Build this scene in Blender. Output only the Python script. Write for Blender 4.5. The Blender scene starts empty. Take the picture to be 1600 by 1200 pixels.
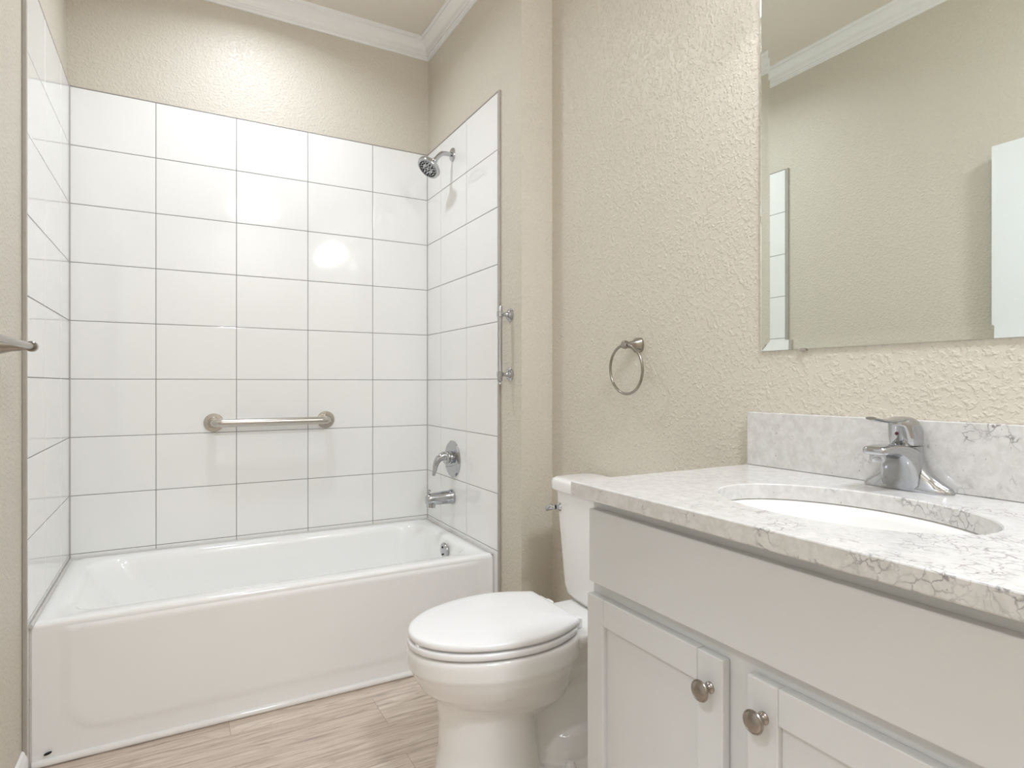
import bpy, bmesh, math, random
from mathutils import Vector, Matrix

random.seed(7)
PI = math.pi
scene = bpy.context.scene

# ------------------------------------------------------------------ camera, world, exposure
H = 1.105
cam_d = bpy.data.cameras.new('camera')
cam_d.sensor_width = 36.0
cam_d.lens = 942.28 / 1600.0 * 36.0
cam_d.clip_start = 0.02
cam_o = bpy.data.objects.new('camera', cam_d)
scene.collection.objects.link(cam_o)
cam_o.location = (0, 0, H)
cam_o.rotation_euler = (math.radians(89.964), 0, math.radians(-29.085))
scene.camera = cam_o

world = bpy.data.worlds.new('world')
scene.world = world
world.use_nodes = True
world.node_tree.nodes['Background'].inputs[0].default_value = (1.0, 0.97, 0.93, 1)
world.node_tree.nodes['Background'].inputs[1].default_value = 0.3
scene.view_settings.view_transform = 'Standard'
scene.view_settings.look = 'None'
scene.view_settings.gamma = 1.0
scene.view_settings.use_curve_mapping = False
scene.view_settings.exposure = 0.50

TUB_W, VAN_W, ROOM_FILL_W, HALL_FILL_W = 5.6, 2.2, 23.0, 27.0        # watts of the fixtures; room and hall ones are added fill
scene.cycles.diffuse_bounces = 8

# ------------------------------------------------------------------ main dimensions (metres)
XL, XR = -0.368, 1.127          # tile faces left / right of the tub alcove
PL, PR = -0.378, 1.137          # plaster faces there
DB = 2.919                      # tile face of the back wall
PB = 2.929                      # plaster of the back wall
YF = 2.146                      # front end of the side tiles
ZT = 2.276                      # top of the tiles
ROW = 0.2306
XW = 1.274                      # right wall (toilet, vanity)
YRET = 1.97                     # wall return beside the toilet
ZC = 2.85                       # ceiling
YFRONT = -0.80                  # wall behind the camera

# ------------------------------------------------------------------ helpers
OFF = {}

def link(o):
    scene.collection.objects.link(o)
    return o

def shade(me, smooth, angle=35):
    for p in me.polygons:
        p.use_smooth = smooth
    if smooth:
        try:
            me.set_sharp_from_angle(angle=math.radians(angle))
        except Exception:
            pass

def obj(name, bm, mat, parent=None, smooth=True, angle=32, base=None, recalc=True):
    """bm is in world coordinates; the object's origin is its root's base (or `base`)."""
    off = Vector(OFF.get(parent.name, (0, 0, 0))) if parent else Vector(base or (0, 0, 0))
    if recalc:
        bmesh.ops.recalc_face_normals(bm, faces=bm.faces[:])
    bmesh.ops.translate(bm, verts=bm.verts[:], vec=-off)
    me = bpy.data.meshes.new(name)
    bm.to_mesh(me)
    bm.free()
    shade(me, smooth, angle)
    for m in (mat if isinstance(mat, (list, tuple)) else [mat]):
        me.materials.append(m)
    o = link(bpy.data.objects.new(name, me))
    if parent:
        o.parent = parent
    else:
        o.location = off
    OFF[o.name] = tuple(off)
    return o

def thing(name, label, cat, loc, group=None):
    o = link(bpy.data.objects.new(name, None))
    o.empty_display_size = 0.05
    o.location = loc
    OFF[o.name] = tuple(loc)
    return tag(o, label, cat, group)

def tag(o, label, cat, group=None):
    o['label'] = label
    o['category'] = cat
    if group:
        o['group'] = group
    return o

def struct(o):
    o['kind'] = 'structure'
    return o

def B():
    return bmesh.new()

def box(bm, lo, hi, bev=0.0, seg=2, mi=0):
    vs = [bm.verts.new((x, y, z)) for x in (lo[0], hi[0]) for y in (lo[1], hi[1]) for z in (lo[2], hi[2])]
    idx = [(0, 1, 3, 2), (4, 6, 7, 5), (0, 4, 5, 1), (2, 3, 7, 6), (0, 2, 6, 4), (1, 5, 7, 3)]
    fs = [bm.faces.new([vs[i] for i in f]) for f in idx]
    for f in fs:
        f.material_index = mi
    bmesh.ops.recalc_face_normals(bm, faces=fs)
    if bev > 0:
        es = list({e for f in fs for e in f.edges})
        r = bmesh.ops.bevel(bm, geom=es, offset=bev, segments=seg, affect='EDGES', profile=0.5)
        for f in r['faces']:
            f.material_index = mi

def prism(bm, pts, z0, z1):
    a = [bm.verts.new((x, y, z0)) for x, y in pts]
    b = [bm.verts.new((x, y, z1)) for x, y in pts]
    n = len(pts)
    bm.faces.new(a[::-1])
    bm.faces.new(b)
    for i in range(n):
        bm.faces.new((a[i], a[(i + 1) % n], b[(i + 1) % n], b[i]))

def loft(bm, rings, cap0=True, cap1=True, mi=0):
    rv = [[bm.verts.new(p) for p in r] for r in rings]
    n = len(rings[0])
    for a, b in zip(rv, rv[1:]):
        for i in range(n):
            f = bm.faces.new((a[i], a[(i + 1) % n], b[(i + 1) % n], b[i]))
            f.material_index = mi
    if cap0:
        bm.faces.new(rv[0][::-1]).material_index = mi
    if cap1:
        bm.faces.new(rv[-1]).material_index = mi
    return rv

def frame_of(d):
    d = Vector(d).normalized()
    up = Vector((0, 0, 1)) if abs(d.z) < 0.95 else Vector((0, 1, 0))
    a = d.cross(up).normalized()
    return d, a, a.cross(d).normalized()

def lathe(bm, prof, origin, axis, n=32, cap0=True, cap1=True, mi=0):
    """prof: (radius, distance along the axis)"""
    o = Vector(origin)
    d, a, b = frame_of(axis)
    rings = []
    for r, h in prof:
        r = max(r, 1e-5)
        rings.append([o + d * h + a * (r * math.cos(t)) + b * (r * math.sin(t))
                      for t in (2 * PI * k / n for k in range(n))])
    loft(bm, rings, cap0, cap1, mi)

def tube(bm, pts, rad, n=16, closed=False, cap=True, sx=1.0, sy=1.0):
    pts = [Vector(p) for p in pts]
    m = len(pts)
    rad = rad if isinstance(rad, (list, tuple)) else [rad] * m
    rings = []
    t0 = (pts[1] - pts[0]).normalized()
    _, a, b = frame_of(t0)
    for i, p in enumerate(pts):
        if closed:
            t = (pts[(i + 1) % m] - pts[i - 1]).normalized()
        else:
            t = (pts[min(i + 1, m - 1)] - pts[max(i - 1, 0)]).normalized()
        a = (a - t * a.dot(t)).normalized()
        b = t.cross(a).normalized()
        rings.append([p + a * (rad[i] * sx * math.cos(q)) + b * (rad[i] * sy * math.sin(q))
                      for q in (2 * PI * k / n for k in range(n))])
    if closed:
        rv = [[bm.verts.new(p) for p in r] for r in rings]
        for i in range(m):
            A, Bq = rv[i], rv[(i + 1) % m]
            for k in range(n):
                bm.faces.new((A[k], A[(k + 1) % n], Bq[(k + 1) % n], Bq[k]))
    else:
        loft(bm, rings, cap, cap)

def spline(pts, n=8):
    P = [Vector(p) for p in pts]
    out = []
    for i in range(len(P) - 1):
        p0, p1, p2, p3 = P[max(i - 1, 0)], P[i], P[i + 1], P[min(i + 2, len(P) - 1)]
        for k in range(n):
            t = k / n
            out.append(0.5 * ((2 * p1) + (p2 - p0) * t + (2 * p0 - 5 * p1 + 4 * p2 - p3) * t * t
                              + (3 * p1 - p0 - 3 * p2 + p3) * t ** 3))
    out.append(P[-1])
    return out

def rrect(x0, x1, y0, y1, r, z, k=8, s=10):
    """rounded rectangle ring, always 4*(k+s) points"""
    pts = []
    cs = [(x1 - r, y0 + r, -PI / 2), (x1 - r, y1 - r, 0), (x0 + r, y1 - r, PI / 2), (x0 + r, y0 + r, PI)]
    for i, (cx, cy, a0) in enumerate(cs):
        arc = [(cx + r * math.cos(a0 + PI / 2 * j / (k - 1)), cy + r * math.sin(a0 + PI / 2 * j / (k - 1)))
               for j in range(k)]
        pts += arc
        nx, ny, na = cs[(i + 1) % 4]
        q = (nx + r * math.cos(na), ny + r * math.sin(na))
        e = arc[-1]
        pts += [(e[0] + (q[0] - e[0]) * j / (s + 1), e[1] + (q[1] - e[1]) * j / (s + 1)) for j in range(1, s + 1)]
    return [Vector((x, y, z)) for x, y in pts]

# ------------------------------------------------------------------ materials
def new_mat(name):
    m = bpy.data.materials.new(name)
    m.use_nodes = True
    return m, m.node_tree.nodes, m.node_tree.links, m.node_tree.nodes['Principled BSDF']

def srgb(r, g, b):
    f = lambda c: ((c / 255 + 0.055) / 1.055) ** 2.4 if c / 255 > 0.04045 else c / 255 / 12.92
    return (f(r), f(g), f(b), 1)

def plain(name, col, rough=0.4, metal=0.0, coat=0.0, spec=None, vary=0.03, scale=9.0, bump=0.0, bscale=200):
    m, N, L, P = new_mat(name)
    P.inputs['Roughness'].default_value = rough
    P.inputs['Metallic'].default_value = metal
    P.inputs['Coat Weight'].default_value = coat
    P.inputs['Coat Roughness'].default_value = 0.05
    if spec is not None:
        P.inputs['Specular IOR Level'].default_value = spec
    g = N.new('ShaderNodeNewGeometry')
    nz = N.new('ShaderNodeTexNoise')
    nz.inputs['Scale'].default_value = scale
    nz.inputs['Detail'].default_value = 3
    L.new(g.outputs['Position'], nz.inputs['Vector'])
    mx = N.new('ShaderNodeMix')
    mx.data_type = 'RGBA'
    L.new(nz.outputs['Fac'], mx.inputs['Factor'])
    mx.inputs['A'].default_value = tuple(c * (1 - vary) for c in col[:3]) + (1,)
    mx.inputs['B'].default_value = tuple(min(1, c * (1 + vary)) for c in col[:3]) + (1,)
    L.new(mx.outputs['Result'], P.inputs['Base Color'])
    if bump:
        n2 = N.new('ShaderNodeTexNoise')
        n2.inputs['Scale'].default_value = bscale
        L.new(g.outputs['Position'], n2.inputs['Vector'])
        bp = N.new('ShaderNodeBump')
        bp.inputs['Strength'].default_value = bump
        bp.inputs['Distance'].default_value = 0.001
        L.new(n2.outputs['Fac'], bp.inputs['Height'])
        L.new(bp.outputs['Normal'], P.inputs['Normal'])
    return m

def wall_paint(name, col, strength=0.6, dist=0.0024, rough=0.40):
    m, N, L, P = new_mat(name)
    P.inputs['Base Color'].default_value = col
    P.inputs['Roughness'].default_value = rough
    P.inputs['Specular IOR Level'].default_value = 0.35
    g = N.new('ShaderNodeNewGeometry')
    nz = N.new('ShaderNodeTexNoise')
    nz.inputs['Scale'].default_value = 100
    nz.inputs['Detail'].default_value = 2.5
    nz.inputs['Roughness'].default_value = 0.5
    nz.inputs['Distortion'].default_value = 0.3
    L.new(g.outputs['Position'], nz.inputs['Vector'])
    rp = N.new('ShaderNodeValToRGB')
    rp.color_ramp.elements[0].position = 0.46
    rp.color_ramp.elements[1].position = 0.70
    L.new(nz.outputs['Fac'], rp.inputs['Fac'])
    bp = N.new('ShaderNodeBump')
    bp.inputs['Strength'].default_value = strength
    bp.inputs['Distance'].default_value = dist
    L.new(rp.outputs['Color'], bp.inputs['Height'])
    L.new(bp.outputs['Normal'], P.inputs['Normal'])
    return m

def stone(name):
    m, N, L, P = new_mat(name)
    P.inputs['Roughness'].default_value = 0.17
    g = N.new('ShaderNodeNewGeometry')
    def noise(scale, detail=4, dist=0.0, rough=0.55):
        n = N.new('ShaderNodeTexNoise')
        n.inputs['Scale'].default_value = scale
        n.inputs['Detail'].default_value = detail
        n.inputs['Distortion'].default_value = dist
        n.inputs['Roughness'].default_value = rough
        L.new(g.outputs['Position'], n.inputs['Vector'])
        return n
    def ramp(src, p0, c0, p1, c1):
        r = N.new('ShaderNodeValToRGB')
        e = r.color_ramp.elements
        e[0].position, e[0].color = p0, c0
        e[1].position, e[1].color = p1, c1
        L.new(src, r.inputs['Fac'])
        return r
    def mix(a, b, fac, mode='MIX'):
        x = N.new('ShaderNodeMix')
        x.data_type = 'RGBA'
        x.blend_type = mode
        for sock, v in (('A', a), ('B', b)):
            if isinstance(v, tuple):
                x.inputs[sock].default_value = v
            else:
                L.new(v, x.inputs[sock])
        if isinstance(fac, float):
            x.inputs['Factor'].default_value = fac
        else:
            L.new(fac, x.inputs['Factor'])
        return x.outputs['Result']
    base = ramp(noise(48, 6, 0.5).outputs['Fac'], 0.35, srgb(202, 200, 196), 0.65, srgb(216, 214, 211)).outputs['Color']
    # warped cracks
    wob = noise(24, 5)
    sc = N.new('ShaderNodeVectorMath'); sc.operation = 'SCALE'; sc.inputs['Scale'].default_value = 0.05
    L.new(wob.outputs['Color'], sc.inputs[0])
    ad = N.new('ShaderNodeVectorMath'); ad.operation = 'ADD'
    L.new(g.outputs['Position'], ad.inputs[0]); L.new(sc.outputs[0], ad.inputs[1])
    vo = N.new('ShaderNodeTexVoronoi'); vo.feature = 'DISTANCE_TO_EDGE'
    vo.inputs['Scale'].default_value = 52
    L.new(ad.outputs[0], vo.inputs['Vector'])
    vein = ramp(vo.outputs['Distance'], 0.0, (1, 1, 1, 1), 0.085, (0, 0, 0, 1)).outputs['Color']
    sx = N.new('ShaderNodeSeparateXYZ')
    L.new(g.outputs['Position'], sx.inputs[0])
    grad = N.new('ShaderNodeMath'); grad.operation = 'MULTIPLY_ADD'     # the veins crowd towards one end of the slab
    grad.inputs[1].default_value = -0.42; grad.inputs[2].default_value = 0.25
    L.new(sx.outputs['Y'], grad.inputs[0])
    msum = N.new('ShaderNodeMath'); msum.operation = 'ADD'
    L.new(noise(8.5, 3, 1.0).outputs['Fac'], msum.inputs[0]); L.new(grad.outputs[0], msum.inputs[1])
    mask = ramp(msum.outputs[0], 0.51, (0, 0, 0, 1), 0.63, (1, 1, 1, 1)).outputs['Color']
    vm = mix(vein, mask, 1.0, 'MULTIPLY')
    fade = mix(vm, ramp(noise(40, 2).outputs['Fac'], 0.3, (0.25, 0.25, 0.25, 1), 0.65, (1, 1, 1, 1)).outputs['Color'], 1.0, 'MULTIPLY')
    c = mix(base, srgb(126, 121, 122), fade)
    # white flecks and dark specks
    fl = ramp(noise(95, 4, 0.5).outputs['Fac'], 0.56, (0, 0, 0, 1), 0.64, (1, 1, 1, 1)).outputs['Color']
    c = mix(c, srgb(222, 221, 218), mix((0, 0, 0, 1), fl, 0.4))
    sp = ramp(noise(120, 2).outputs['Fac'], 0.70, (0, 0, 0, 1), 0.76, (1, 1, 1, 1)).outputs['Color']
    c = mix(c, srgb(120, 112, 104), mix((0, 0, 0, 1), sp, 0.7))
    L.new(c, P.inputs['Base Color'])
    return m

def planks(name):
    m, N, L, P = new_mat(name)
    P.inputs['Roughness'].default_value = 0.42
    g = N.new('ShaderNodeNewGeometry')
    br = N.new('ShaderNodeTexBrick')
    br.inputs['Scale'].default_value = 1.0
    br.inputs['Mortar Size'].default_value = 0.0006
    br.inputs['Brick Width'].default_value = 1.22
    br.inputs['Row Height'].default_value = 0.178
    br.inputs['Color1'].default_value = (0, 0, 0, 1)
    br.inputs['Color2'].default_value = (1, 1, 1, 1)
    br.inputs['Mortar'].default_value = (0.5, 0.5, 0.5, 1)
    br.offset = 0.37
    of = N.new('ShaderNodeMapping')
    of.inputs['Location'].default_value = (0.62, 0.05, 0)
    L.new(g.outputs['Position'], of.inputs['Vector'])
    L.new(of.outputs['Vector'], br.inputs['Vector'])
    # grain, shifted from plank to plank
    mp = N.new('ShaderNodeMapping')
    mp.inputs['Scale'].default_value = (2.4, 38, 1)
    sh = N.new('ShaderNodeVectorMath'); sh.operation = 'MULTIPLY_ADD'
    sh.inputs[1].default_value = (3.7, 1.9, 0)
    L.new(br.outputs['Color'], sh.inputs[0])
    L.new(g.outputs['Position'], sh.inputs[2])
    L.new(sh.outputs[0], mp.inputs['Vector'])
    nz = N.new('ShaderNodeTexNoise')
    nz.inputs['Scale'].default_value = 1.6
    nz.inputs['Detail'].default_value = 7
    nz.inputs['Roughness'].default_value = 0.62
    nz.inputs['Distortion'].default_value = 1.1
    L.new(mp.outputs['Vector'], nz.inputs['Vector'])
    rp = N.new('ShaderNodeValToRGB')
    e = rp.color_ramp.elements
    e[0].position, e[0].color = 0.28, srgb(162, 147, 136)
    e[1].position, e[1].color = 0.72, srgb(236, 225, 213)
    k = e.new(0.47); k.color = srgb(216, 201, 187)
    L.new(nz.outputs['Fac'], rp.inputs['Fac'])
    tint = N.new('ShaderNodeMix'); tint.data_type = 'RGBA'; tint.blend_type = 'MULTIPLY'
    tint.inputs['Factor'].default_value = 1.0
    tr = N.new('ShaderNodeValToRGB')
    tr.color_ramp.elements[0].color = (0.86, 0.84, 0.83, 1)
    tr.color_ramp.elements[1].color = (1.0, 1.0, 1.0, 1)
    L.new(br.outputs['Color'], tr.inputs['Fac'])
    # growth-ring figure, stretched along the board
    m2 = N.new('ShaderNodeMapping'); m2.inputs['Scale'].default_value = (0.9, 7.0, 1)
    L.new(sh.outputs[0], m2.inputs['Vector'])
    wn = N.new('ShaderNodeTexNoise'); wn.inputs['Scale'].default_value = 1.5; wn.inputs['Detail'].default_value = 1.5
    L.new(m2.outputs['Vector'], wn.inputs['Vector'])
    wm = N.new('ShaderNodeMath'); wm.operation = 'MULTIPLY'; wm.inputs[1].default_value = 13.0
    L.new(wn.outputs['Fac'], wm.inputs[0])
    wf = N.new('ShaderNodeMath'); wf.operation = 'FRACT'
    L.new(wm.outputs[0], wf.inputs[0])
    wr = N.new('ShaderNodeValToRGB')
    we = wr.color_ramp.elements
    we[0].position, we[0].color = 0.0, (0.70, 0.68, 0.66, 1)
    we[1].position, we[1].color = 0.22, (1, 1, 1, 1)
    k2 = we.new(0.93); k2.color = (1, 1, 1, 1)
    k3 = we.new(1.0); k3.color = (0.74, 0.72, 0.70, 1)
    L.new(wf.outputs[0], wr.inputs['Fac'])
    fig = N.new('ShaderNodeMix'); fig.data_type = 'RGBA'; fig.blend_type = 'MULTIPLY'
    L.new(nz.outputs['Fac'], fig.inputs['Factor'])
    L.new(rp.outputs['Color'], fig.inputs['A'])
    L.new(wr.outputs['Color'], fig.inputs['B'])
    L.new(fig.outputs['Result'], tint.inputs['A'])
    L.new(tr.outputs['Color'], tint.inputs['B'])
    jn = N.new('ShaderNodeMix'); jn.data_type = 'RGBA'
    L.new(br.outputs['Fac'], jn.inputs['Factor'])
    L.new(tint.outputs['Result'], jn.inputs['A'])
    jn.inputs['B'].default_value = srgb(146, 130, 117)
    L.new(jn.outputs['Result'], P.inputs['Base Color'])
    bp = N.new('ShaderNodeBump'); bp.inputs['Strength'].default_value = 0.12; bp.inputs['Distance'].default_value = 0.002
    L.new(nz.outputs['Fac'], bp.inputs['Height'])
    L.new(bp.outputs['Normal'], P.inputs['Normal'])
    return m

def emit(name, col, s):
    m, N, L, P = new_mat(name)
    P.inputs['Base Color'].default_value = (0.9, 0.9, 0.9, 1)
    P.inputs['Emission Color'].default_value = col
    P.inputs['Emission Strength'].default_value = s
    return m

M = {}
M['wall'] = wall_paint('beige_wall_paint', srgb(209, 202, 188))
M['ceil'] = wall_paint('ceiling_paint', srgb(230, 223, 211), 0.25, 0.002, 0.6)
M['tile'] = plain('glazed_tile', srgb(239, 239, 236), 0.07, coat=0.25, vary=0.012, scale=5, bump=0.05, bscale=14)
M['grout'] = plain('grey_grout', srgb(132, 129, 125), 0.9, vary=0.08, scale=60)
M['edge'] = plain('tile_edge_trim', srgb(172, 167, 158), 0.4, vary=0.1, scale=40)
M['caulk'] = plain('caulk', srgb(206, 203, 198), 0.55, vary=0.06, scale=40)
M['cornerc'] = plain('corner_caulk', srgb(176, 173, 167), 0.6, vary=0.06, scale=40)
M['tub'] = plain('tub_enamel', srgb(243, 243, 241), 0.10, coat=0.3, vary=0.006)
M['ceramic'] = plain('toilet_ceramic', srgb(238, 237, 234), 0.08, coat=0.3, vary=0.006)
M['plastic'] = plain('seat_plastic', srgb(243, 243, 243), 0.22, vary=0.005)
M['trim'] = plain('white_trim_paint', srgb(240, 240, 239), 0.3, vary=0.01)
M['door'] = plain('white_door_paint', srgb(238, 241, 243), 0.35, vary=0.008)
M['cab'] = plain('grey_cabinet_paint', srgb(210, 211, 209), 0.36, vary=0.012)
M['dark'] = plain('dark_gap', srgb(60, 56, 52), 0.8)
M['chrome'] = plain('chrome', (0.50, 0.51, 0.525, 1), 0.05, 1.0, vary=0.01)
M['nickel'] = plain('brushed_nickel', srgb(160, 153, 144), 0.22, 1.0, vary=0.04, scale=60)
M['steel'] = plain('brushed_steel', srgb(196, 190, 182), 0.27, 1.0, vary=0.04, scale=60)
M['rubber'] = plain('black_rubber', srgb(30, 30, 30), 0.6)
M['mirror'] = plain('mirror_silver', (0.955, 0.97, 0.94, 1), 0.0, 1.0, vary=0.0)
M['glass'] = plain('mirror_glass', (0.975, 0.99, 0.975, 1), 0.0, vary=0.0)
M['glass'].node_tree.nodes['Principled BSDF'].inputs['Transmission Weight'].default_value = 1.0
M['glass'].node_tree.nodes['Principled BSDF'].inputs['IOR'].default_value = 1.5
M['red'] = plain('red_dot', srgb(96, 14, 44), 0.3)
M['stone'] = stone('grey_quartz')
M['floor'] = planks('pale_oak_planks')
M['lens'] = emit('lamp_lens', (0.96, 0.99, 1.0, 1), 6.0)
M['globe'] = emit('lamp_globe', (0.96, 0.99, 1.0, 1), 5.0)

# ------------------------------------------------------------------ room shell
bm = B(); box(bm, (-1.9, YFRONT - 0.12, -0.08), (1.40, 3.05, 0.0))
struct(obj('floor', bm, M['floor'], smooth=False))
bm = B(); box(bm, (-1.9, YFRONT - 0.12, ZC), (1.40, 3.05, ZC + 0.08))
struct(obj('ceiling', bm, M['ceil'], smooth=False))
bm = B(); box(bm, (PL - 0.12, PB, 0), (1.40, 3.05, ZC))
wall_back = struct(obj('wall_back', bm, M['wall'], smooth=False))
bm = B()
prism(bm, [(PR, PB), (PR, YRET), (XW, YRET), (XW, YFRONT), (1.40, YFRONT), (1.40, PB)], 0, ZC)
wall_right = struct(obj('wall_right', bm, M['wall'], smooth=False))
DY0, DY1, DZ = -0.45, 0.36, 2.06      # doorway in the left wall
bm = B()
box(bm, (PL - 0.12, DY1, 0), (PL, PB, ZC))
box(bm, (PL - 0.12, YFRONT, 0), (PL, DY0, ZC))
box(bm, (PL - 0.12, DY0, DZ), (PL, DY1, ZC))
wall_left = struct(obj('wall_left', bm, M['wall'], smooth=False))
bm = B(); box(bm, (-1.9, YFRONT - 0.12, 0), (1.40, YFRONT, ZC))
struct(obj('wall_front', bm, M['wall'], smooth=False))
# hall beyond the doorway
bm = B()
box(bm, (-1.9, YFRONT, 0), (-1.8, 1.2, ZC))
box(bm, (-1.8, 1.1, 0), (PL - 0.12, 1.2, ZC))
struct(obj('wall_hall', bm, M['wall'], smooth=False))

# tiles ---------------------------------------------------------------
def tiles(parent, to_world, us, vs, name='tile_panel'):
    """us, vs: joint positions; to_world(u, v, h) with h = height over the tile face."""
    bm = B()
    g, e, low = 0.0013, 0.0022, 0.0009
    for a, b in zip(us, us[1:]):
        for c, d in zip(vs, vs[1:]):
            if b - a < 0.008 or d - c < 0.008:
                continue
            tu, tv = random.uniform(-1, 1) * 0.0012, random.uniform(-1, 1) * 0.0012
            cu, cv = (a + b) / 2, (c + d) / 2
            def P(u, v, h):
                return bm.verts.new(to_world(u, v, h + (u - cu) * tu + (v - cv) * tv))
            r0 = [P(u, v, -0.006) for u, v in ((a + g, c + g), (b - g, c + g), (b - g, d - g), (a + g, d - g))]
            r1 = [P(u, v, -low) for u, v in ((a + g, c + g), (b - g, c + g), (b - g, d - g), (a + g, d - g))]
            r2 = [P(u, v, -low * 0.25) for u, v in ((a + g + e * .45, c + g + e * .45), (b - g - e * .45, c + g + e * .45), (b - g - e * .45, d - g - e * .45), (a + g + e * .45, d - g - e * .45))]
            r3 = [P(u, v, 0) for u, v in ((a + g + e, c + g + e), (b - g - e, c + g + e), (b - g - e, d - g - e), (a + g + e, d - g - e))]
            for R, S in ((r0, r1), (r1, r2), (r2, r3)):
                for k in range(4):
                    bm.faces.new((R[k], R[(k + 1) % 4], S[(k + 1) % 4], S[k]))
            bm.faces.new(r3)
    q = [bm.verts.new(to_world(u, v, -0.0016)) for u, v in ((us[0], vs[0]), (us[-1], vs[0]), (us[-1], vs[-1]), (us[0], vs[-1]))]
    f = bm.faces.new(q)
    f.material_index = 1
    q2 = [bm.verts.new(to_world(u, v, -0.0095)) for u, v in ((us[0], vs[0]), (us[-1], vs[0]), (us[-1], vs[-1]), (us[0], vs[-1]))]
    bm.faces.new(q2[::-1]).material_index = 1
    for k in range(4):
        bm.faces.new((q[k], q2[k], q2[(k + 1) % 4], q[(k + 1) % 4])).material_index = 1
    return obj(name, bm, [M['tile'], M['grout']], parent, smooth=False)

rows = [ZT - i * ROW for i in range(9)][::-1]
ZRIM = 0.413
back_rows = [ZRIM - 0.001] + rows
tiles(wall_back, lambda u, v, h: (u, DB - h, v), [XL, -0.0748, 0.2315, 0.5355, 0.842, XR], back_rows)
side_rows = [0.0, 0.2010] + rows
tiles(wall_right, lambda u, v, h: (XR - h, u, v), [YF, 2.444, 2.742, DB], side_rows)
tiles(wall_left, lambda u, v, h: (XL + h, u, v), [YF + 0.009, 2.42, 2.72, DB], side_rows)
# metal/caulk edges where the side tiles stop
bm = B(); box(bm, (XR - 0.0005, YF - 0.011, 0.0), (PR, YF - 0.001, ZT + 0.006), 0.002)
box(bm, (XR - 0.0005, YF, ZT + 0.0005), (PR, DB, ZT + 0.006), 0.001)
obj('edge_trim', bm, M['edge'], wall_right, smooth=False)
bm = B(); box(bm, (PL, YF - 0.008, 0.0), (XL + 0.0005, YF + 0.008, ZT + 0.004), 0.002)
box(bm, (PL, YF + 0.009, ZT + 0.0005), (XL + 0.0005, DB, ZT + 0.004), 0.001)
obj('edge_trim', bm, M['edge'], wall_left, smooth=False)
bm = B(); box(bm, (XL, DB - 0.0003, ZT + 0.0005), (XR, PB, ZT + 0.004), 0.001)
obj('edge_trim', bm, M['edge'], wall_back, smooth=False)

for x, sg in ((XL, 1), (XR, -1)):
    bm = B(); tube(bm, [(x + sg * 0.0008, DB - 0.0008, ZRIM + 0.004), (x + sg * 0.0008, DB - 0.0008, ZT)], 0.0028, n=8)
    obj('corner_caulk', bm, M['cornerc'], wall_back)

# crown moulding ------------------------------------------------------
CP = [(0, -0.086), (0.007, -0.086), (0.010, -0.080), (0.010, -0.075), (0.014, -0.073), (0.015, -0.066), (0.020, -0.063),
      (0.024, -0.052), (0.031, -0.040), (0.040, -0.030), (0.050, -0.022), (0.056, -0.019), (0.057, -0.012), (0.063, -0.010), (0.066, -0.005), (0.066, 0.0), (0, 0.0)]
loop = [(PL, PB), (PL, YFRONT), (XW, YFRONT), (XW, YRET), (PR, YRET), (PR, PB)]
def offset_corner(i, p):
    n = len(loop)
    a, b, c = (Vector(loop[(i + k) % n]) for k in (-1, 0, 1))
    n1 = Vector((-(b - a).y, (b - a).x)).normalized()
    n2 = Vector((-(c - b).y, (c - b).x)).normalized()
    return b + n1 * p + n2 * p
for i in range(len(loop)):
    bm = B()
    ends = []
    for j in (i, (i + 1) % len(loop)):
        ends.append([(*offset_corner(j, p), ZC + z) for p, z in CP])
    loft(bm, ends)
    struct(obj('trim_%d' % (i + 1), bm, M['trim'], angle=50))

# baseboards ----------------------------------------------------------
def baseboard(name, x0, y0, x1, y1, nx, ny):
    prof = [(0, 0), (0.013, 0), (0.013, 0.055), (0.011, 0.062), (0.008, 0.066), (0.0075, 0.071), (0.004, 0.077), (0, 0.078)]
    bm = B()
    loft(bm, [[(x + nx * p, y + ny * p, z) for p, z in prof] for x, y in ((x0, y0), (x1, y1))])
    struct(obj(name, bm, M['trim'], angle=50))
baseboard('baseboard_left', PL, YF - 0.01, PL, DY1 + 0.07, 1, 0)
baseboard('baseboard_right', XW, YRET, XW, 1.025, -1, 0)
baseboard('baseboard_return', PR, YRET, XW - 0.013, YRET, 0, -1)
baseboard('baseboard_alcove', PR, YF - 0.012, PR, YRET, -1, 0)
baseboard('baseboard_front', PL, YFRONT, XW, YFRONT, 0, 1)

# door standing open flat against the left wall -----------------------
bm = B()
for y0, y1 in ((DY0 - 0.06, DY0), (DY1, DY1 + 0.06)):
    box(bm, (PL, y0, 0), (PL + 0.016, y1, DZ + 0.06), 0.003)
box(bm, (PL, DY0, DZ), (PL + 0.016, DY1, DZ + 0.06), 0.003)
struct(obj('trim_7', bm, M['trim']))
bm = B(); box(bm, (-0.335, 0.375, 0.012), (-0.299, 1.172, 2.050), 0.0015)
door = struct(obj('door_1', bm, M['door'], base=(-0.317, 0.375, 0)))
bm = B()
lathe(bm, [(0.033, 0), (0.033, 0.006), (0.014, 0.010), (0.012, 0.03), (0.024, 0.038), (0.028, 0.05), (0.022, 0.06), (0.0, 0.063)], (-0.299, 1.11, 0.96), (1, 0, 0))
obj('door_knob', bm, M['nickel'], door)
for z in (0.25, 1.05, 1.82):
    bm = B(); tube(bm, [(-0.330, 0.368, z), (-0.330, 0.368, z + 0.09)], 0.006)
    obj('hinge', bm, M['nickel'], door)

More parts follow.
